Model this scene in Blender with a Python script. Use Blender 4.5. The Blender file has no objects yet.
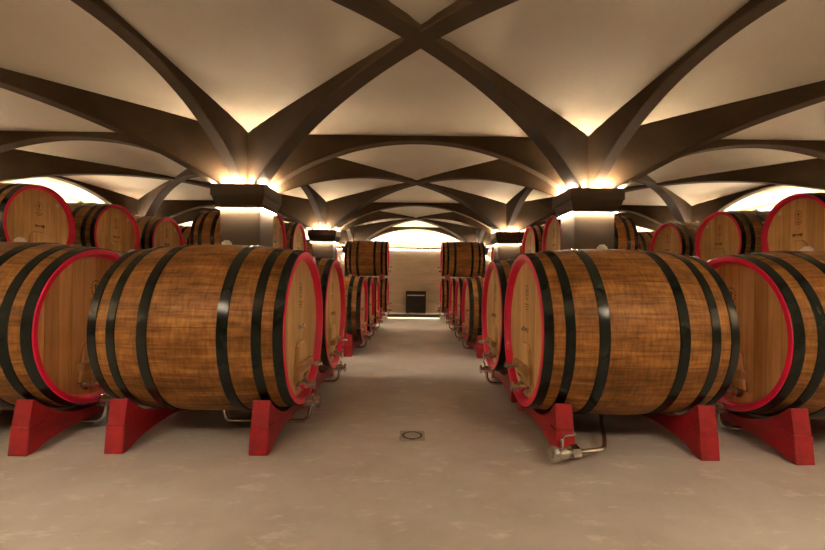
import bpy, bmesh, math, random
from mathutils import Vector, Matrix
random.seed(4)
S = bpy.context.scene
COL = bpy.data.collections.new('cellar'); S.collection.children.link(COL)
PI = math.pi
H_CAM = 1.476

# ---------------------------------------------------------------- materials
class NT:
    def __init__(s, name):
        s.m = bpy.data.materials.new(name); s.m.use_nodes = True
        s.t = s.m.node_tree; s.t.nodes.clear()
        s.out = s.t.nodes.new('ShaderNodeOutputMaterial')
        s.b = s.t.nodes.new('ShaderNodeBsdfPrincipled')
        s.t.links.new(s.b.outputs[0], s.out.inputs[0])
    def n(s, typ, **kw):
        o = s.t.nodes.new(typ)
        for k, v in kw.items(): setattr(o, k, v)
        return o
    def l(s, a, b): s.t.links.new(a, b)
    def math(s, op, a, b=None, clamp=False):
        o = s.n('ShaderNodeMath', operation=op, use_clamp=clamp)
        for i, v in enumerate((a, b)):
            if v is None: continue
            if isinstance(v, (int, float)): o.inputs[i].default_value = v
            else: s.l(v, o.inputs[i])
        return o.outputs[0]
    def comb(s, x, y, z):
        o = s.n('ShaderNodeCombineXYZ')
        for i, v in enumerate((x, y, z)):
            if isinstance(v, (int, float)): o.inputs[i].default_value = v
            else: s.l(v, o.inputs[i])
        return o.outputs[0]
    def obj(s):
        tc = s.n('ShaderNodeTexCoord'); sp = s.n('ShaderNodeSeparateXYZ')
        s.l(tc.outputs['Object'], sp.inputs[0])
        return tc.outputs['Object'], sp.outputs
    def noise(s, vec, scale=1, detail=3, rough=.5):
        o = s.n('ShaderNodeTexNoise'); o.inputs['Scale'].default_value = scale
        o.inputs['Detail'].default_value = detail; o.inputs['Roughness'].default_value = rough
        if vec is not None: s.l(vec, o.inputs['Vector'])
        return o.outputs[0]
    def ramp(s, fac, stops):
        o = s.n('ShaderNodeValToRGB'); cr = o.color_ramp
        while len(cr.elements) < len(stops): cr.elements.new(.5)
        for e, (p, c) in zip(cr.elements, stops):
            e.position = p; e.color = (*c, 1) if len(c) == 3 else c
        s.l(fac, o.inputs[0]); return o.outputs[0]
    def mix(s, typ, fac, a, b):
        o = s.n('ShaderNodeMix', data_type='RGBA', blend_type=typ)
        for i, v in ((0, fac), (6, a), (7, b)):
            if isinstance(v, (int, float)): o.inputs[i].default_value = v
            elif isinstance(v, tuple): o.inputs[i].default_value = (*v, 1)
            else: s.l(v, o.inputs[i])
        return o.outputs[2]
    def bump(s, h, strength=.3, dist=.01):
        o = s.n('ShaderNodeBump'); o.inputs['Strength'].default_value = strength
        o.inputs['Distance'].default_value = dist
        s.l(h, o.inputs['Height']); s.l(o.outputs[0], s.b.inputs['Normal'])
    def base(s, c): s.l(c, s.b.inputs['Base Color'])
    def set(s, **kw):
        for k, v in kw.items():
            s.b.inputs[k.replace('_', ' ')].default_value = v if not isinstance(v, tuple) else (*v, 1)

def plain(name, c, rough=.5, metal=0., var=.12, scale=6, bump=0):
    k = NT(name); v, _ = k.obj()
    f = k.noise(v, scale, 4)
    col = k.ramp(f, [(.3, tuple(x*(1-var) for x in c)), (.7, tuple(min(1, x*(1+var)) for x in c))])
    k.base(col); k.set(Roughness=rough, Metallic=metal)
    if bump: k.bump(k.noise(v, scale*5, 3), bump, .004)
    return k.m

def emis(name, c, st):
    k = NT(name); k.t.nodes.remove(k.b)
    e = k.n('ShaderNodeEmission'); e.inputs[0].default_value = (*c, 1); e.inputs[1].default_value = st
    k.l(e.outputs[0], k.out.inputs[0]); return k.m

def stave_mat():
    k = NT('oak_staves'); v, (x, y, z) = k.obj()
    ang = k.math('MULTIPLY', k.math('ARCTAN2', y, z), 1/(2*PI))
    N = 34
    a = k.math('ADD', k.math('MULTIPLY', ang, N), 50)
    idx = k.math('FLOOR', a); fr = k.math('FRACT', a)
    info = k.n('ShaderNodeObjectInfo')
    wn = k.n('ShaderNodeTexWhiteNoise', noise_dimensions='2D')
    k.l(k.comb(idx, k.math('MULTIPLY', info.outputs['Random'], 37), 0), wn.inputs['Vector'])
    g1 = k.noise(k.comb(k.math('MULTIPLY', x, 2.2), k.math('MULTIPLY', a, 3.2), k.math('MULTIPLY', wn.outputs[0], 30)), 1, 5, .65)
    g2 = k.noise(k.comb(k.math('MULTIPLY', x, 38), k.math('MULTIPLY', a, 1.2), 3), 1, 3, .6)
    g3 = k.noise(k.comb(k.math('MULTIPLY', x, 3), k.math('MULTIPLY', a, .55), info.outputs['Random']), 1, 3)
    c = k.ramp(g1, [(.25, (.08, .029, .007)), (.42, (.265, .115, .028)), (.60, (.43, .20, .052)), (.85, (.58, .32, .11))])
    tint = k.ramp(wn.outputs[0], [(0, (.56, .5, .45)), (.3, (.86, .83, .80)), (1, (1.0, 1.0, 1.0))])
    c = k.mix('MULTIPLY', .85, c, tint)
    c = k.mix('MULTIPLY', .75, c, k.ramp(g2, [(.3, (.5, .43, .36)), (.6, (1, 1, 1))]))
    c = k.mix('MULTIPLY', .6, c, k.ramp(g3, [(.32, (.42, .36, .32)), (.58, (1, 1, 1))]))
    seam = k.math('MULTIPLY', k.math('ABSOLUTE', k.math('SUBTRACT', fr, .5)), 2)
    sm = k.ramp(seam, [(.0, (1, 1, 1)), (.955, (1, 1, 1)), (1, (.3, .25, .2))])
    c = k.mix('MULTIPLY', 1, c, sm)
    k.base(c); k.set(Roughness=.5)
    k.b.inputs['Specular IOR Level'].default_value = .22
    k.bump(k.math('ADD', k.math('MULTIPLY', sm, .8), k.math('MULTIPLY', g1, .5)), .35, .004)
    return k.m

def head_mat():
    k = NT('oak_head'); v, (x, y, z) = k.obj()
    a = k.math('ADD', k.math('MULTIPLY', y, 7.2), 50)
    idx = k.math('FLOOR', a); fr = k.math('FRACT', a)
    info = k.n('ShaderNodeObjectInfo')
    wn = k.n('ShaderNodeTexWhiteNoise', noise_dimensions='2D')
    k.l(k.comb(idx, k.math('MULTIPLY', info.outputs['Random'], 37), 0), wn.inputs['Vector'])
    g1 = k.noise(k.comb(k.math('MULTIPLY', y, 22), k.math('MULTIPLY', z, 1.3), k.math('MULTIPLY', wn.outputs[0], 30)), 1, 5, .6)
    g2 = k.noise(v, 2.2, 3)
    c = k.ramp(g1, [(.25, (.52, .32, .115)), (.5, (.77, .52, .21)), (.8, (.88, .66, .33))])
    c = k.mix('MULTIPLY', .8, c, k.ramp(wn.outputs[0], [(0, (.68, .6, .5)), (.5, (.95, .93, .9)), (1, (1, 1, 1))]))
    c = k.mix('MULTIPLY', .5, c, k.ramp(g2, [(.3, (.6, .5, .42)), (.6, (1, 1, 1))]))
    seam = k.math('MULTIPLY', k.math('ABSOLUTE', k.math('SUBTRACT', fr, .5)), 2)
    sm = k.ramp(seam, [(.0, (1, 1, 1)), (.95, (1, 1, 1)), (1, (.5, .42, .33))])
    c = k.mix('MULTIPLY', 1, c, sm)
    k.base(c); k.set(Roughness=.5); k.bump(sm, .2, .003)
    return k.m

def floor_mat():
    k = NT('polished_screed'); v, (x, y, z) = k.obj()
    n1 = k.noise(k.comb(k.math('MULTIPLY', x, .6), k.math('MULTIPLY', y, .9), 0), 1, 5, .6)
    n2 = k.noise(v, 2.3, 6, .62)
    n3 = k.noise(k.comb(k.math('MULTIPLY', x, 3.2), k.math('MULTIPLY', y, 7), 4), 1, 6, .7)
    c = k.ramp(n1, [(.3, (.41, .38, .345)), (.55, (.50, .465, .425)), (.75, (.57, .535, .49))])
    c = k.mix('MULTIPLY', .6, c, k.ramp(n2, [(.35, (.78, .74, .68)), (.6, (1, 1, 1))]))
    st = k.ramp(n3, [(.56, (0, 0, 0)), (.70, (1, 1, 1))])
    c = k.mix('MIX', k.math('MULTIPLY', st, .55), c, (.78, .72, .66))
    k.base(c); k.set(Roughness=.42)
    k.l(k.ramp(n2, [(.3, (.36, .36, .36)), (.7, (.55, .55, .55))]), k.b.inputs['Roughness'])
    k.bump(n3, .04, .002)
    return k.m

def plaster(name, c, sc=1.6, amt=.10, rough=.85, spec=.3):
    k = NT(name); v, _ = k.obj(); k.b.inputs['Specular IOR Level'].default_value = spec
    n1 = k.noise(v, sc, 5, .6); n2 = k.noise(v, 22, 3)
    col = k.ramp(n1, [(.3, tuple(q*(1-amt) for q in c)), (.7, tuple(min(1, q*(1+amt)) for q in c))])
    k.base(col); k.set(Roughness=rough); k.bump(n2, .08, .003)
    return k.m

def wall_mat():
    k = NT('textured_wall_render'); v, (x, y, z) = k.obj()
    n = k.noise(k.comb(k.math('MULTIPLY', x, .8), k.math('MULTIPLY', y, .8), k.math('MULTIPLY', z, 4)), 1, 5, .6)
    k.base(k.ramp(n, [(.3, (.44, .36, .265)), (.5, (.55, .46, .35)), (.7, (.60, .51, .40))]))
    k.set(Roughness=.85); return k.m

def red_mat():
    k = NT('red_painted_timber'); v, (x, y, z) = k.obj()
    n = k.noise(k.comb(k.math('MULTIPLY', x, 9), k.math('MULTIPLY', y, 2.5), k.math('MULTIPLY', z, 9)), 1, 5, .65)
    n2 = k.noise(v, 14, 4, .7)
    c = k.ramp(n, [(.3, (.18, .004, .009)), (.55, (.32, .006, .015)), (.8, (.38, .02, .026))])
    w = k.ramp(n2, [(.66, (0, 0, 0)), (.76, (1, 1, 1))])
    c = k.mix('MIX', k.math('MULTIPLY', w, .25), c, (.16, .09, .07))
    k.base(c); k.set(Roughness=.48); k.bump(n, .15, .004); return k.m

def hoopm():
    m = plain('black_green_hoop_enamel', (.006, .010, .008), .2, 0, .3, 5)
    m.node_tree.nodes['Principled BSDF'].inputs['Specular IOR Level'].default_value = .28
    return m
M = dict(
    stave=stave_mat(), head=head_mat(), floor=floor_mat(),
    hoop=hoopm(),
    rim=plain('crimson_rim_paint', (.74, .008, .075), .36, 0, .12, 3),
    red=red_mat(),
    steel=plain('brushed_stainless', (.62, .60, .57), .25, 1, .1, 20),
    silicone=plain('white_silicone', (.75, .72, .66), .5),
    paper=plain('white_paper_tag', (.8, .8, .78), .7),
    stamp=plain('burnt_stamp_ink', (.22, .11, .04), .7, 0, .4, 60),
    hatchwood=plain('oak_hatch', (.42, .24, .09), .55, 0, .3, 12),
    rib=plaster('brown_rib_render', (.038, .0235, .012), 2.2, .14, .9, .06),
    web=plaster('beige_vault_plaster', (.265, .22, .157), .7, .06),
    shaft=plaster('taupe_pillar_panel', (.043, .028, .016), 3, .08, .8, .15),
    cap=plain('dark_bronze_capital', (.034, .024, .017), .45, .2, .1, 6),
    wall=wall_mat(), sidewall=plaster('cream_plaster', (.58, .50, .39), 1, .05),
    kerb=plain('dark_kerb_paint', (.06, .042, .028), .5),
    dark=plain('charcoal_metal_housing', (.018, .016, .015), .4, .3),
    black=plain('black_recess', (.008, .008, .008), .6),
    drain=plain('steel_drain_cover', (.30, .265, .21), .5, .3),
    led=emis('warm_led_up', (1, .79, .57), 1150),
    leddown=emis('warm_led_down', (1, .80, .58), 175),
    cove=emis('warm_led_cove', (1, .79, .55), 110),
    covedown=emis('warm_led_under_ledge', (1, .79, .55), 10),
    kerbled=emis('warm_led_kerb', (1, .72, .42), 1.0),
)

# ---------------------------------------------------------------- helpers
def link(o, parent=None):
    COL.objects.link(o)
    if parent: o.parent = parent
    return o
def mk(name, bm, mat, parent=None, smooth=False, loc=None):
    me = bpy.data.meshes.new(name)
    bmesh.ops.recalc_face_normals(bm, faces=bm.faces)
    bm.to_mesh(me); bm.free()
    if smooth:
        me.polygons.foreach_set('use_smooth', [True]*len(me.polygons))
        me.set_sharp_from_angle(angle=math.radians(35))
    me.materials.append(M[mat])
    o = bpy.data.objects.new(name, me)
    if loc: o.location = loc
    return link(o, parent)
def empty(name, loc, label=None, cat=None, group=None, rz=0):
    o = bpy.data.objects.new(name, None); o.empty_display_size = .2
    o.location = loc; o.rotation_euler.z = rz
    return tag(link(o), label, cat, group)
def tag(o, label=None, cat=None, group=None, kind=None):
    if label: o['label'] = label
    if cat: o['category'] = cat
    if group: o['group'] = group
    if kind: o['kind'] = kind
    return o
def copy_tree(o, parent=None):
    c = o.copy(); COL.objects.link(c); c.parent = parent
    for ch in list(o.children): copy_tree(ch, c)
    return c
def box(bm, x0, x1, y0, y1, z0, z1, bev=0):
    t = bmesh.new()
    bmesh.ops.create_cube(t, size=1)
    for v in t.verts:
        v.co = Vector((x0+(v.co.x+.5)*(x1-x0), y0+(v.co.y+.5)*(y1-y0), z0+(v.co.z+.5)*(z1-z0)))
    if bev: bmesh.ops.bevel(t, geom=t.edges[:], offset=bev, segments=2, affect='EDGES')
    merge(bm, t)
def merge(bm, t):
    me = bpy.data.meshes.new('tmp'); t.to_mesh(me); t.free(); bm.from_mesh(me); bpy.data.meshes.remove(me)
def cyl(bm, p, q, r, seg=16, r2=None):
    p, q = Vector(p), Vector(q); d = q-p
    t = bmesh.new()
    bmesh.ops.create_cone(t, cap_ends=True, segments=seg, radius1=r, radius2=r if r2 is None else r2, depth=d.length)
    rot = Vector((0, 0, 1)).rotation_difference(d.normalized()).to_matrix().to_4x4()
    bmesh.ops.transform(t, matrix=Matrix.Translation((p+q)/2) @ rot, verts=t.verts)
    merge(bm, t)
def tube(bm, pts, r, seg=12):
    pts = [Vector(p) for p in pts]; rings = []
    up = Vector((0.13, .31, .94)).normalized()
    for i, p in enumerate(pts):
        d = (pts[min(i+1, len(pts)-1)]-pts[max(i-1, 0)]).normalized()
        a = d.cross(up).normalized(); b = d.cross(a)
        rings.append([bm.verts.new(p+r*(math.cos(t)*a+math.sin(t)*b)) for t in (2*PI*k/seg for k in range(seg))])
    for i in range(len(rings)-1):
        for k in range(seg):
            bm.faces.new((rings[i][k], rings[i][(k+1) % seg], rings[i+1][(k+1) % seg], rings[i+1][k]))
    bm.faces.new(rings[0]); bm.faces.new(rings[-1][::-1])
def smooth_path(pts, n=6):
    P = [Vector(p) for p in pts]; out = []
    P = [P[0]]+P+[P[-1]]
    for i in range(1, len(P)-2):
        for k in range(n):
            t = k/n; a, b, c, d = P[i-1:i+3]
            out.append(.5*((2*b)+(c-a)*t+(2*a-5*b+4*c-d)*t*t+(3*b-a-3*c+d)*t**3))
    out.append(P[-2]); return out
def lathe_x(bm, prof, seg=72, closed=True):
    """prof: list of (x, r); revolve round X. closed profile loop."""
    rings = []
    for x, r in prof:
        if r < 1e-6: rings.append([bm.verts.new((x, 0, 0))])
        else: rings.append([bm.verts.new((x, r*math.cos(2*PI*k/seg), r*math.sin(2*PI*k/seg))) for k in range(seg)])
    n = len(rings)
    for i in range(n if closed else n-1):
        A, B = rings[i], rings[(i+1) % n]
        for k in range(seg):
            k2 = (k+1) % seg
            if len(A) == 1 and len(B) == 1: continue
            if len(A) == 1: bm.faces.new((A[0], B[k], B[k2]))
            elif len(B) == 1: bm.faces.new((A[k], A[k2], B[0]))
            else: bm.faces.new((A[k], A[k2], B[k2], B[k]))
def prism_yz(bm, pts, x0, x1):
    a = [bm.verts.new((x0, y, z)) for y, z in pts]; b = [bm.verts.new((x1, y, z)) for y, z in pts]
    n = len(pts)
    bm.faces.new(a); bm.faces.new(b[::-1])
    for i in range(n): bm.faces.new((a[i], b[i], b[(i+1) % n], a[(i+1) % n]))

# ---------------------------------------------------------------- casks
L = .80                                    # half length
def make_cask(R, re, small, pipe=True, name='wine_cask'):
    root = empty(name, (0, 0, 0))
    def rad(x): return re+(R-re)*(1-(abs(x)/L)**2.0)
    # staves: hollow tube, chime beyond the heads painted on the rims
    bm = bmesh.new(); n = 28
    xs = [-.765+1.53*i/n for i in range(n+1)]
    prof = [(x, rad(x)) for x in xs]+[(x, rad(x)-.05) for x in reversed(xs)]
    lathe_x(bm, prof, 80); mk('staves', bm, 'stave', root, True)
    for s in (-1, 1):
        bm = bmesh.new(); th = .072 if not small else .066
        pr = [(.755, rad(.755)+.001), (L-.006, re-.001), (L, re-.008), (L, re-.045), (L-.006, re-.052),
              (.738, re-th-.004), (.72, re-th-.004), (.72, re-.045)]
        lathe_x(bm, [(s*x, r) for x, r in pr], 80); mk('rim', bm, 'rim', root, True)
        bm = bmesh.new(); lathe_x(bm, [(s*.69, 0), (s*.69, re-.055), (s*.735, re-.055), (s*.735, 0)], 64, True)
        mk('head', bm, 'head', root, True)
        for c, w in ((.752, .08), (.585, .08), (.32, .09)):
            bm = bmesh.new(); a, b = c-w/2, c+w/2; t = .007
            pts = [(a, rad(a)+.0), (a+.004, rad(a)+t)]+[(a+(b-a)*q, rad(a+(b-a)*q)+t) for q in (.35, .65)]+[(b-.004, rad(b)+t), (b, rad(b)), (b, rad(b)-.006), (a, rad(a)-.006)]
            lathe_x(bm, [(s*x, r) for x, r in pts], 80); mk('hoop', bm, 'hoop', root, True)
    # bung
    bm = bmesh.new(); cyl(bm, (0, 0, R-.01), (0, 0, R+.025), .05, 20, .046); cyl(bm, (0, 0, R+.025), (0, 0, R+.045), .04, 20, .022)
    mk('bung', bm, 'silicone', root, True)
    X = .735
    k = re/.735
    # burnt stamp on the head : ring, strokes and number bars, raised a hair
    bm = bmesh.new()
    for i in range(14):
        a = 2*PI*i/14
        box(bm, X, X+.002, .055*math.cos(a)-.007, .055*math.cos(a)+.007, (.36*k)+.07*math.sin(a)-.008, (.36*k)+.07*math.sin(a)+.008)
    box(bm, X, X+.002, -.010, .010, .36*k-.035, .36*k+.04); box(bm, X, X+.002, -.03, .03, .36*k+.012, .36*k+.022)
    for i, z in enumerate((.24, .215, .19)):
        box(bm, X, X+.002, -.07+.012*i, .07-.012*i, z*k, z*k+.009)
    mk('stamp', bm, 'stamp', root)
    # sampling tap in the middle
    bm = bmesh.new(); box(bm, X, X+.012, -.075, .075, -.012, .012, .003)
    for y in (-.07, .07): box(bm, X, X+.02, y-.012, y+.012, -.025, .025, .003)
    cyl(bm, (X, 0, 0), (X+.05, 0, 0), .013, 12)
    mk('sampling_tap', bm, 'steel', root, True)
    # hatch: trapezoid door with cross bar and clamp
    hz = -.36*k; hy = -.02
    bm = bmesh.new()
    prism_yz(bm, [(hy-.19, hz-.15), (hy+.19, hz-.15), (hy+.13, hz+.17), (hy+.07, hz+.215), (hy-.07, hz+.215), (hy-.13, hz+.17)], X-.005, X+.032)
    bmesh.ops.bevel(bm, geom=bm.edges[:], offset=.006, segments=1, affect='EDGES')
    ht = mk('hatch', bm, 'head', root)
    bm = bmesh.new()
    prism_yz(bm, [(hy-.205, hz-.165), (hy+.205, hz-.165), (hy+.142, hz+.178), (hy+.078, hz+.23), (hy-.078, hz+.23), (hy-.142, hz+.178)], X-.004, X+.006)
    mk('hatch_seal', bm, 'hatchwood', ht)
    bm = bmesh.new(); box(bm, X+.03, X+.09, hy-.235, hy+.235, hz-.04, hz+.035, .008)
    mk('hatch_bar', bm, 'hatchwood', ht)
    bm = bmesh.new(); cyl(bm, (X+.07, hy, hz), (X+.22, hy, hz), .014, 12); cyl(bm, (X+.07, hy, hz), (X+.095, hy, hz), .032, 6)
    cyl(bm, (X+.16, hy, hz-.0), (X+.21, hy, hz), .03, 10, .018)
    cyl(bm, (X+.185, hy-.075, hz), (X+.185, hy+.075, hz), .010, 10)
    mk('clamp_screw', bm, 'steel', ht, True)
    # wine valve on the head near the bottom
    vy, vz = -.12, -.535*k
    bm = bmesh.new()
    cyl(bm, (X, vy, vz), (X+.02, vy, vz), .06, 20); cyl(bm, (X, vy, vz), (X+.16, vy, vz), .026, 16)
    cyl(bm, (X+.055, vy, vz), (X+.105, vy, vz), .045, 16); cyl(bm, (X+.15, vy, vz), (X+.175, vy, vz), .047, 18)
    vv = mk('valve', bm, 'steel', root, True)
    bm = bmesh.new(); cyl(bm, (X+.08, vy, vz+.03), (X+.08, vy, vz+.085), .012, 10)
    tube(bm, [(X+.08, vy, vz+.085), (X+.08, vy+.02, vz+.095), (X+.08, vy+.11, vz+.10)], .010, 8)
    mk('valve_handle', bm, 'steel', vv, True)
    # drain pipe below the belly, out under the rim to a second valve
    zb = -R
    if pipe:
        bm = bmesh.new(); zp = -R-.135 if not small else -R-.10
        pts = smooth_path([(0, 0, zb-.005), (0, 0, zb-.05), (.03, 0, zp+.01), (.12, 0, zp), (.40, 0, zp), (.72, 0, zp), (.80, 0, zp+.02), (.835, 0, zp+.07), (.845, 0, zp+.19)], 5)
        tube(bm, pts, .019, 12)
        cyl(bm, (0, 0, zb-.03), (0, 0, zb+.01), .036, 16)
        dp = mk('drain_pipe', bm, 'steel', root, True)
        bm = bmesh.new(); zc = zp+.19
        cyl(bm, (.80, 0, zc), (.92, 0, zc), .03, 14); cyl(bm, (.82, 0, zc), (.88, 0, zc), .05, 16)
        cyl(bm, (.91, 0, zc), (.935, 0, zc), .055, 18); cyl(bm, (.785, 0, zc), (.805, 0, zc), .048, 18)
        cyl(bm, (.87, 0, zc), (.87, 0, zc+.075), .011, 10)
        tube(bm, [(.87, 0, zc+.075), (.87, -.02, zc+.085), (.87, -.11, zc+.085)], .010, 8)
        mk('drain_valve', bm, 'steel', dp, True)
    # white tag pinned to the rim
    bm = bmesh.new(); a = 1.18 if not small else .85
    if small: box(bm, .735, .74, -.028, .028, -.028, .028)
    else: box(bm, L, L+.004, -.045, .045, -.022, .022)
    rr = re-.016 if not small else re-.13
    bmesh.ops.transform(bm, matrix=Matrix.Translation((0, math.cos(a)*rr, math.sin(a)*rr)) @ Matrix.Rotation(a-PI/2, 4, 'X'), verts=bm.verts)
    mk('paper_tag', bm, 'paper', root)
    return root

def make_cradle(R, zc, wid, half, small=False):
    """beam along y with two feet; origin on the floor under the axle"""
    root = empty('cask_cradle', (0, 0, 0))
    zt = .44 if not small else .42
    w = wid/2; Rr = R+.006
    ang0 = math.acos(min(1, (zc-zt)/Rr)); yt = Rr*math.sin(ang0)
    h = half
    top = []
    n = 20
    for i in range(n+1):
        a = -ang0+2*ang0*i/n
        top.append((Rr*math.sin(a), zc-Rr*math.cos(a)))
    m = .235 if not small else .22      # start of lower block
    hb = h+.02
    U = lambda y: .10*(1-(y/hb)**2)
    yi = h-.15
    P0 = [(-h, m), (-h+.035, zt)]+top+[(h-.035, zt), (h, m), (yi, m), (yi-.03, U(yi-.03))]
    P0 += [((yi-.03)*(1-2*i/16), U((yi-.03)*(1-2*i/16))) for i in range(1, 17)]+[(-yi, m)]
    pts = P0
    # drop duplicates
    P = []
    for p in pts:
        if not P or (abs(p[0]-P[-1][0])+abs(p[1]-P[-1][1])) > 1e-4: P.append(p)
    bm = bmesh.new(); prism_yz(bm, P, -w, w); bmesh.ops.triangulate(bm, faces=[f for f in bm.faces if len(f.verts) > 4])
    mk('beam', bm, 'red', root)
    for s in (-1, 1):
        bm = bmesh.new()
        q = [(s*(h+.03), 0), (s*(h+.006), m-.004), (s*(yi+.003), m-.004), (s*(yi-.026), U(yi-.03)), (s*(h-.08), .022), (s*(h-.03), 0)]
        prism_yz(bm, q if s > 0 else q[::-1], -w-.008, w+.008)
        bmesh.ops.bevel(bm, geom=bm.edges[:], offset=.006, segments=1, affect='EDGES')
        mk('foot_block', bm, 'red', root)
    return root

def make_saddle(R, gap, wid):
    """bar lying between a lower and an upper cask; origin at the mid point between both"""
    root = empty('stacking_saddle', (0, 0, 0))
    w = wid/2; c = R+gap/2; n = 14; A = .52
    up = [((R+.004)*math.sin(-A+2*A*i/n), c-(R+.004)*math.cos(-A+2*A*i/n)) for i in range(n+1)]
    dn = [((R+.012)*math.sin(A-2*A*i/n), -c+(R+.012)*math.cos(A-2*A*i/n)) for i in range(n+1)]
    bm = bmesh.new(); prism_yz(bm, up+dn, -w, w)
    bmesh.ops.triangulate(bm, faces=[f for f in bm.faces if len(f.verts) > 4])
    mk('saddle_bar', bm, 'red', root)
    for s in (-1, 1):
        bm = bmesh.new(); box(bm, -w-.02, w+.02, s*.30-.02, s*.30+.02, -.035, .035)
        mk('wedge', bm, 'red', root)
    return root

RB, RBE, ZB = .795, .735, 1.0
RS, RSE, ZS, ZU = .68, .652, .86, 2.27
XC = {1: 1.85, 2: 3.905, 3: 6.95}
big = [make_cask(RB, RBE, False), True]
sml = [make_cask(RS, RSE, True), True]
upp = [make_cask(RS, RSE, True, False), True]
crb = [make_cradle(RB, ZB, .142, .628), True]
crs = [make_cradle(RS, ZS, .14, .60, True), True]
sad = [make_saddle(RS, ZU-ZS-2*RS, .12), True]
def use(slot, loc, rz, label, cat, group):
    if slot[1]: o = slot[0]; slot[1] = False
    else: o = copy_tree(slot[0])
    o.location = loc; o.rotation_euler.z = rz
    tag(o, label, cat, group); return o
ORD = ['nearest', 'second', 'third', 'fourth', 'fifth', 'farthest']
ROWN = {1: 'the row beside the aisle', 2: 'the second row from the aisle', 3: 'the third row from the aisle'}
ROWS = {1: [('B', 4.10, 0), ('B', 5.69, 0), ('S', 8.49, 0), ('S', 10.05, 0), ('S', 11.70, 0), ('S', 16.10, 1)],
        2: [('B', 4.04, 0), ('B', 5.65, 0), ('S', 9.20, 1), ('S', 11.03, 1), ('S', 15.75, 1)],
        3: [('S', 6.74, 1), ('S', 8.48, 1), ('S', 10.22, 1), ('S', 12.12, 1), ('S', 13.92, 1)]}
first_cask = {}
def fix(k, side, notag):
    for ch in list(k.children):
        b = ch.name.split('.')[0]
        if b in ('paper_tag', 'valve', 'hatch'): ch.scale.y = -side
        if b == 'paper_tag' and notag: bpy.data.objects.remove(ch)
for side, sn in ((-1, 'left'), (1, 'right')):
    rz = 0 if side < 0 else PI
    for c, row in ROWS.items():
        nn = len(row)
        for i, (kd, y, st) in enumerate(row):
            o_ = ORD[i] if i < nn-1 else 'farthest'
            x = side*XC[c]
            if side > 0 and c == 2: x -= .09
            if side < 0: x += {1: 0 if kd == 'B' else .05, 2: .08, 3: .13}[c]
            size = 'large' if kd == 'B' else 'smaller'
            slot = big if kd == 'B' else sml
            lab = f'{size} red-rimmed oak cask, {o_} in {ROWN[c]}, {sn} side'
            ns = sum(q[2] for q in row[:i]); nt = sum(q[2] for q in row)
            s_ = 'only' if nt == 1 else ('farthest' if ns == nt-1 else ORD[ns])
            if st: lab = f'lower oak cask of the {s_} stack in {ROWN[c]}, {sn} side'
            k = use(slot, (x, y, ZB if kd == 'B' else ZS), rz, lab, 'cask', f'{size} casks standing on floor cradles')
            if side > 0 and c == 1 and i == 0: first_cask['right'] = k
            fix(k, side, kd == 'B' and (c == 2 or side > 0))
            if st:
                u_ = use(upp, (x, y, ZU), rz, f'upper oak cask of the {s_} stack in {ROWN[c]}, {sn} side', 'cask', 'casks stacked on top of other casks'); fix(u_, side, False)
            for e in (-1, 1):
                off = .56 if kd == 'S' else (.625 if e < 0 else (.575 if c == 1 else .61))
                dx = off*e*(-side)
                use(crb if kd == 'B' else crs, (x+dx, y, 0), 0 if kd == 'S' or e > 0 else 0,
                    f'red cradle under the {"aisle" if e>0 else "outer"} end, {o_} cask, {"first" if c==1 else "second" if c==2 else "third"} row, {sn} side', 'cradle', 'red wooden cradles under the casks')
                if st:
                    use(sad, (x+dx, y, (ZU+ZS)/2), 0,
                        f'red bar between stacked casks, {"aisle" if e>0 else "outer"} end, {s_} stack, {"first" if c==1 else "second" if c==2 else "third"} row, {sn}', 'saddle', 'red bars between stacked casks')

# the nearest cask right of the aisle: its drain pipe leads forward to a valve lying at the front foot
k = first_cask['right']
for ch in list(k.children):
    if ch.name.startswith('drain_pipe'):
        for g in list(ch.children): bpy.data.objects.remove(g)
        bpy.data.objects.remove(ch)
# local frame is turned by 180 deg: world x = 1.85 - lx ; world y = 4.10 - ly
bm = bmesh.new()
W = lambda x, y, z: (1.85-x, 4.10-y, z-ZB)
tube(bm, smooth_path([W(1.85, 4.1, .21), W(1.85, 4.08, .17), W(1.80, 3.95, .12), W(1.70, 3.68, .095), W(1.60, 3.47, .095), W(1.54, 3.42, .095)], 5), .02, 12)
tube(bm, [W(1.56, 3.42, .095), W(1.27, 3.35, .095)], .02, 12)
cyl(bm, W(1.85, 4.1, .235), W(1.85, 4.1, .17), .036, 16)
dp = mk('drain_pipe', bm, 'steel', k, True)
bm = bmesh.new()
d = (Vector(W(1.27, 3.35, .095))-Vector(W(1.56, 3.42, .095))).normalized(); p0 = Vector(W(1.34, 3.367, .095))
cyl(bm, p0, p0+d*.07, .06, 6); cyl(bm, p0+d*.07, p0+d*.24, .032, 16); cyl(bm, p0+d*.11, p0+d*.17, .05, 16)
cyl(bm, p0+d*.20, p0+d*.235, .072, 20)
cyl(bm, p0+d*.14, p0+d*.14+Vector((0, 0, .12)), .012, 10)
tube(bm, [p0+d*.14+Vector((0, 0, .12)), p0+d*.12+Vector((0, 0, .14)), p0+d*.02+Vector((0, 0, .145))], .011, 8)
mk('drain_valve', bm, 'steel', dp, True)

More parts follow.
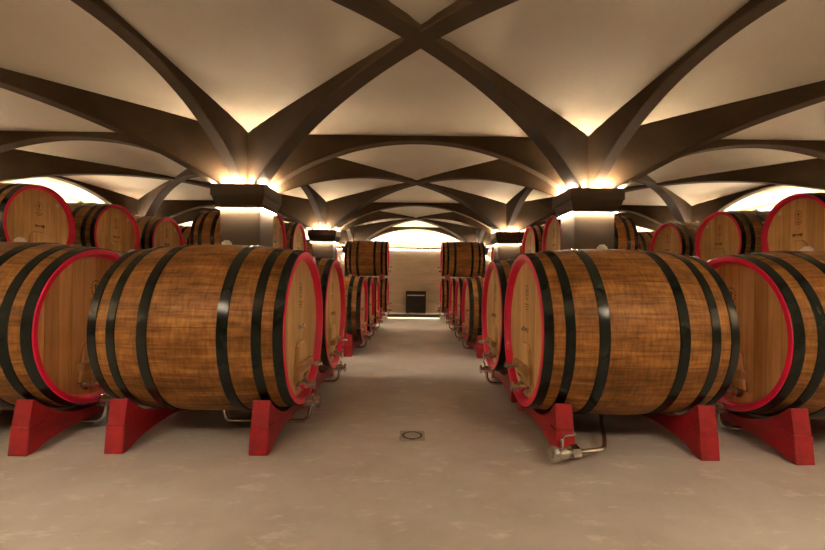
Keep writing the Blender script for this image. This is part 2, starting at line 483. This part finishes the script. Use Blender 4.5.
# ---------------------------------------------------------------- columns
XL = (-8.4, -2.75, 2.83, 8.4); YL = (.97, 6.86, 12.75, 18.65)
ZT, ZCB = 2.93, 2.565
ZW = 3.78
def square_rings(bm, prof, closed=True):
    rings = [[bm.verts.new((sx*h, sy*h, z)) for sx, sy in ((-1, -1), (1, -1), (1, 1), (-1, 1))] for h, z in prof]
    n = len(rings)
    for i in range(n if closed else n-1):
        A, B = rings[i], rings[(i+1) % n]
        for k in range(4): bm.faces.new((A[k], A[(k+1) % 4], B[(k+1) % 4], B[k]))
    return rings
def make_column():
    root = empty('column', (0, 0, 0))
    bm = bmesh.new(); h = .315
    box(bm, -h, h, -h, h, 0, 2.60, .006); 
    mk('shaft', bm, 'shaft', root)
    bm = bmesh.new(); box(bm, -h-.012, h+.012, -h-.012, h+.012, 0, .12, .004); mk('plinth', bm, 'cap', root)
    bm = bmesh.new()
    # tray shaped capital: outer moulding, lip, inner well, open underside for the light strip
    prof = [(.314, ZCB+.02), (.362, ZCB+.02), (.362, ZCB), (.370, ZCB), (.370, ZCB+.045), (.352, ZCB+.055), (.372, ZCB+.075), (.402, ZCB+.155), (.402, ZCB+.17), (.42, ZCB+.185),
            (.42, ZT), (.408, ZT), (.408, ZT-.12), (.314, ZT-.12)]
    square_rings(bm, prof)
    mk('capital', bm, 'cap', root)
    bm = bmesh.new(); square_rings(bm, [(.372, ZT-.016), (.406, ZT-.016), (.406, ZT-.006), (.372, ZT-.006)])
    mk('uplight_strip', bm, 'led', root)
    bm = bmesh.new(); square_rings(bm, [(.338, ZCB+.004), (.358, ZCB+.004), (.358, ZCB+.014), (.338, ZCB+.014)])
    mk('downlight_strip', bm, 'leddown', root)
    return root
colp = [make_column(), True]
CN = {-8.4: 'far left', -2.75: 'left', 2.83: 'right', 8.4: 'far right'}
YN = {.97: 'beside the camera', 6.86: 'nearest in view behind the large casks', 12.75: 'one bay farther back', 18.65: 'engaged in the end wall'}
for y in YL:
    for x in XL:
        use(colp, (x, y, 0), 0, f'square taupe pillar with lit dark capital, {CN[x]} line, {YN[y]}', 'pillar', 'square pillars carrying the vault')

# ---------------------------------------------------------------- vault
RA = 3.77
def drop(u):
    t = 2.655*min(u, 1); return RA-math.sqrt(RA*RA-t*t)
ZCROWN = 3.735
ntrim = [0]
def rib(p, q, w=.215, zc=ZCROWN, half=None):
    """p,q column centres (x,y); underside is a segmental arch; top level just above the web edge"""
    p, q = Vector(p), Vector(q); d = q-p; ln = d.length; d.normalize(); nrm = Vector((-d.y, d.x))
    bm = bmesh.new(); n = 56; rows = []
    for i in range(n+1):
        s = .24/ln+(1-.48/ln)*i/n
        u = abs(2*s-1)
        dist = (1-u)*2.8; z = zc-drop(u)
        z = max(z, 2.90)
        c = p+d*(ln*s)
        a, b = c+nrm*w/2, c-nrm*w/2
        ch = .012
        rows.append([bm.verts.new((v.x, v.y, zz)) for v, zz in ((a, ZW+.03), (a, z+ch), (c+nrm*(w/2-ch), z), (c-nrm*(w/2-ch), z), (b, z+ch), (b, ZW+.03))])
    for i in range(n):
        for k in range(6):
            bm.faces.new((rows[i][k], rows[i][(k+1) % 6], rows[i+1][(k+1) % 6], rows[i+1][k]))
    bm.faces.new(rows[0]); bm.faces.new(rows[-1][::-1])
    ntrim[0] += 1
    return tag(mk(f'trim_{ntrim[0]}', bm, 'rib', None, True), kind='structure')
for y in YL:
    for i in range(3): rib((XL[i], y), (XL[i+1], y), zc=ZCROWN)
for x in XL:
    for j in range(3): rib((x, YL[j]), (x, YL[j+1]), w=.175, zc=ZCROWN+.012)
for i in range(3):
    for j in range(3):
        rib((XL[i], YL[j]), (XL[i+1], YL[j+1]), zc=ZCROWN-.008)
        rib((XL[i+1], YL[j]), (XL[i], YL[j+1]), zc=ZCROWN-.0082)
# webs : four gently domed triangles per bay
XW, YB, YE = 10.5, -4.9, 19.75
bm = bmesh.new()
def web(a, b, c, rise, n=14):
    a, b, c = (Vector((*v, ZW)) for v in (a, b, c)); g = {}
    for i in range(n+1):
        for j in range(n+1-i):
            k = n-i-j; w = (i/n, j/n, k/n)
            z = rise*(27*w[0]*w[1]*w[2])**.7
            v = a*w[0]+b*w[1]+c*w[2]; g[i, j] = bm.verts.new((v.x, v.y, ZW+z))
    for i in range(n):
        for j in range(n-i):
            bm.faces.new((g[i, j], g[i+1, j], g[i, j+1]))
            if i+j < n-1: bm.faces.new((g[i+1, j], g[i+1, j+1], g[i, j+1]))
xs = [-XW-.2, *XL, XW+.2]; ys = [YB-.2, *YL, YE+.2]
for i in range(5):
    for j in range(5):
        inner = 1 <= i <= 3 and 1 <= j <= 3
        x0, x1, y0, y1 = xs[i], xs[i+1], ys[j], ys[j+1]; m = ((x0+x1)/2, (y0+y1)/2)
        cs = [(x0, y0), (x1, y0), (x1, y1), (x0, y1)]
        for k in range(4): web(cs[k], cs[(k+1) % 4], m, .17 if inner else .0, 14 if inner else 2)
bmesh.ops.remove_doubles(bm, verts=bm.verts, dist=1e-4)
ce = mk('ceiling', bm, 'web', None, True); tag(ce, kind='structure')
sol = ce.modifiers.new('thick', 'SOLIDIFY'); sol.thickness = .15; sol.offset = 1

# ---------------------------------------------------------------- shell
def struct(name, bm, mat, **k): return tag(mk(name, bm, mat, None, **k), kind='structure')
bm = bmesh.new(); box(bm, -XW-.2, XW+.2, YB-.2, YE+.2, -.2, 0); struct('floor', bm, 'floor')
ZL = 2.85
def coved(name, axis, a, b, front, thick, back, mat, lit=True):
    """partition wall with ledge, light strips on top and below the ledge, and the lunette wall behind"""
    sg = 1 if back > front else -1
    def bx(bm, u0, u1, d0, d1, z0, z1, bev=0):
        lo, hi = sorted((d0, d1))
        if axis == 'y': box(bm, u0, u1, lo, hi, z0, z1, bev)
        else: box(bm, lo, hi, u0, u1, z0, z1, bev)
    bm = bmesh.new(); bx(bm, a, b, front, front+sg*thick, 0, ZL-.04); bx(bm, a, b, back, back+sg*.2, 0, 4.1)
    o = struct(name, bm, mat)
    bm = bmesh.new(); bx(bm, a, b, front-sg*.07, front+sg*thick, ZL-.04, ZL); bx(bm, a, b, front-sg*.07, front-sg*.05, ZL-.04, ZL+.03)
    ntrim[0] += 1; t = struct(f'trim_{ntrim[0]}', bm, 'cap')
    if not lit: return
    bm = bmesh.new(); bx(bm, a+.05, b-.05, front+sg*.12, front+sg*.17, ZL+.004, ZL+.016); mk('cove_light_strip', bm, 'cove', t)
    bm = bmesh.new(); bx(bm, a+.05, b-.05, front-sg*.045, front-sg*.02, ZL-.055, ZL-.042); mk('ledge_light_strip', bm, 'covedown', t)
coved('wall_back', 'y', -XW, XW, 18.45, .35, YE, 'wall')
coved('wall_left', 'x', YB, YE, -9.5, .3, -XW, 'sidewall')
coved('wall_right', 'x', YB, YE, 9.5, .3, XW, 'sidewall')
coved('wall_front', 'y', -XW, XW, -3.9, .35, YB, 'sidewall', False)

# ---------------------------------------------------------------- low kerb with a light strip at the end of the aisle
kr = empty('kerb', (0, 15.55, 0), 'low dark kerb with glowing strip beneath, across the end of the aisle', 'kerb')
bm = bmesh.new(); box(bm, -.98, .98, 0, .14, .055, .165, .005); mk('kerb_bar', bm, 'kerb', kr)
bm = bmesh.new(); box(bm, -.97, .97, .03, .06, .02, .055); mk('light_strip', bm, 'kerbled', kr)
for x in (-.9, .9):
    bm = bmesh.new(); box(bm, x-.03, x+.03, .08, .13, 0, .056); mk('kerb_foot', bm, 'kerb', kr)

# dark unit on the end wall
un = empty('wall_heater', (.09, 18.2, 0), 'dark square metal unit with a pale bar standing against the end wall', 'heater')
bm = bmesh.new(); box(bm, -.44, .44, 0, .23, 0, .97, .01)
mk('housing', bm, 'dark', un)
bm = bmesh.new(); box(bm, -.38, .38, -.025, .02, .765, .805, .006); mk('pale_bar', bm, 'paper', un)
bm = bmesh.new(); box(bm, -.39, .39, -.012, .01, .04, .36, .004); mk('lower_grille', bm, 'black', un)
bm = bmesh.new(); box(bm, -.39, .39, -.008, .01, .39, .73, .003); mk('front_panel', bm, 'dark', un)

# floor drain
fd = empty('floor_drain', (0, 3.93, 0), 'small square steel floor drain with a round grate in the aisle', 'drain')
bm = bmesh.new(); box(bm, -.118, .118, -.118, .118, 0, .004, .001); mk('frame', bm, 'drain', fd)
bm = bmesh.new(); n = 40
for r0, r1 in ((.078, .096),):
    A = [[bm.verts.new((r*math.cos(2*PI*k/n), r*math.sin(2*PI*k/n), z)) for k in range(n)] for r, z in ((r0, .004), (r0, .006), (r1, .006), (r1, .004))]
    for i in range(4):
        for k in range(n): bm.faces.new((A[i][k], A[i][(k+1) % n], A[(i+1) % 4][(k+1) % n], A[(i+1) % 4][k]))
for i in range(2): box(bm, -.02+.024*i, -.004+.024*i, -.112, -.098, .004, .006)
mk('slot_ring', bm, 'black', fd)
bm = bmesh.new(); cyl(bm, (0, 0, .004), (0, 0, .006), .072, 32); mk('grate', bm, 'drain', fd)

# ---------------------------------------------------------------- camera, world
cam = bpy.data.cameras.new('camera'); co = bpy.data.objects.new('camera', cam); S.collection.objects.link(co)
cam.sensor_width = 36; cam.lens = 416/825*36
cam.shift_x = -1.5/825; cam.shift_y = 4.5/825
cam.clip_start = .05
co.location = (0, 0, H_CAM)
ROLL = math.radians(.66)
co.rotation_mode = 'QUATERNION'
co.rotation_quaternion = (Matrix.Rotation(PI/2, 3, 'X') @ Matrix.Rotation(ROLL, 3, 'Z')).to_quaternion()
S.camera = co
w = bpy.data.worlds.new('world'); S.world = w; w.use_nodes = True
w.node_tree.nodes['Background'].inputs[0].default_value = (0, 0, 0, 1)
S.view_settings.view_transform = 'Standard'; S.view_settings.look = 'None'
S.view_settings.gamma = 1; S.view_settings.exposure = 1.72; S.view_settings.use_curve_mapping = False
S.cycles.max_bounces = 10; S.cycles.diffuse_bounces = 6; S.cycles.glossy_bounces = 4
S.cycles.sample_clamp_indirect = 6
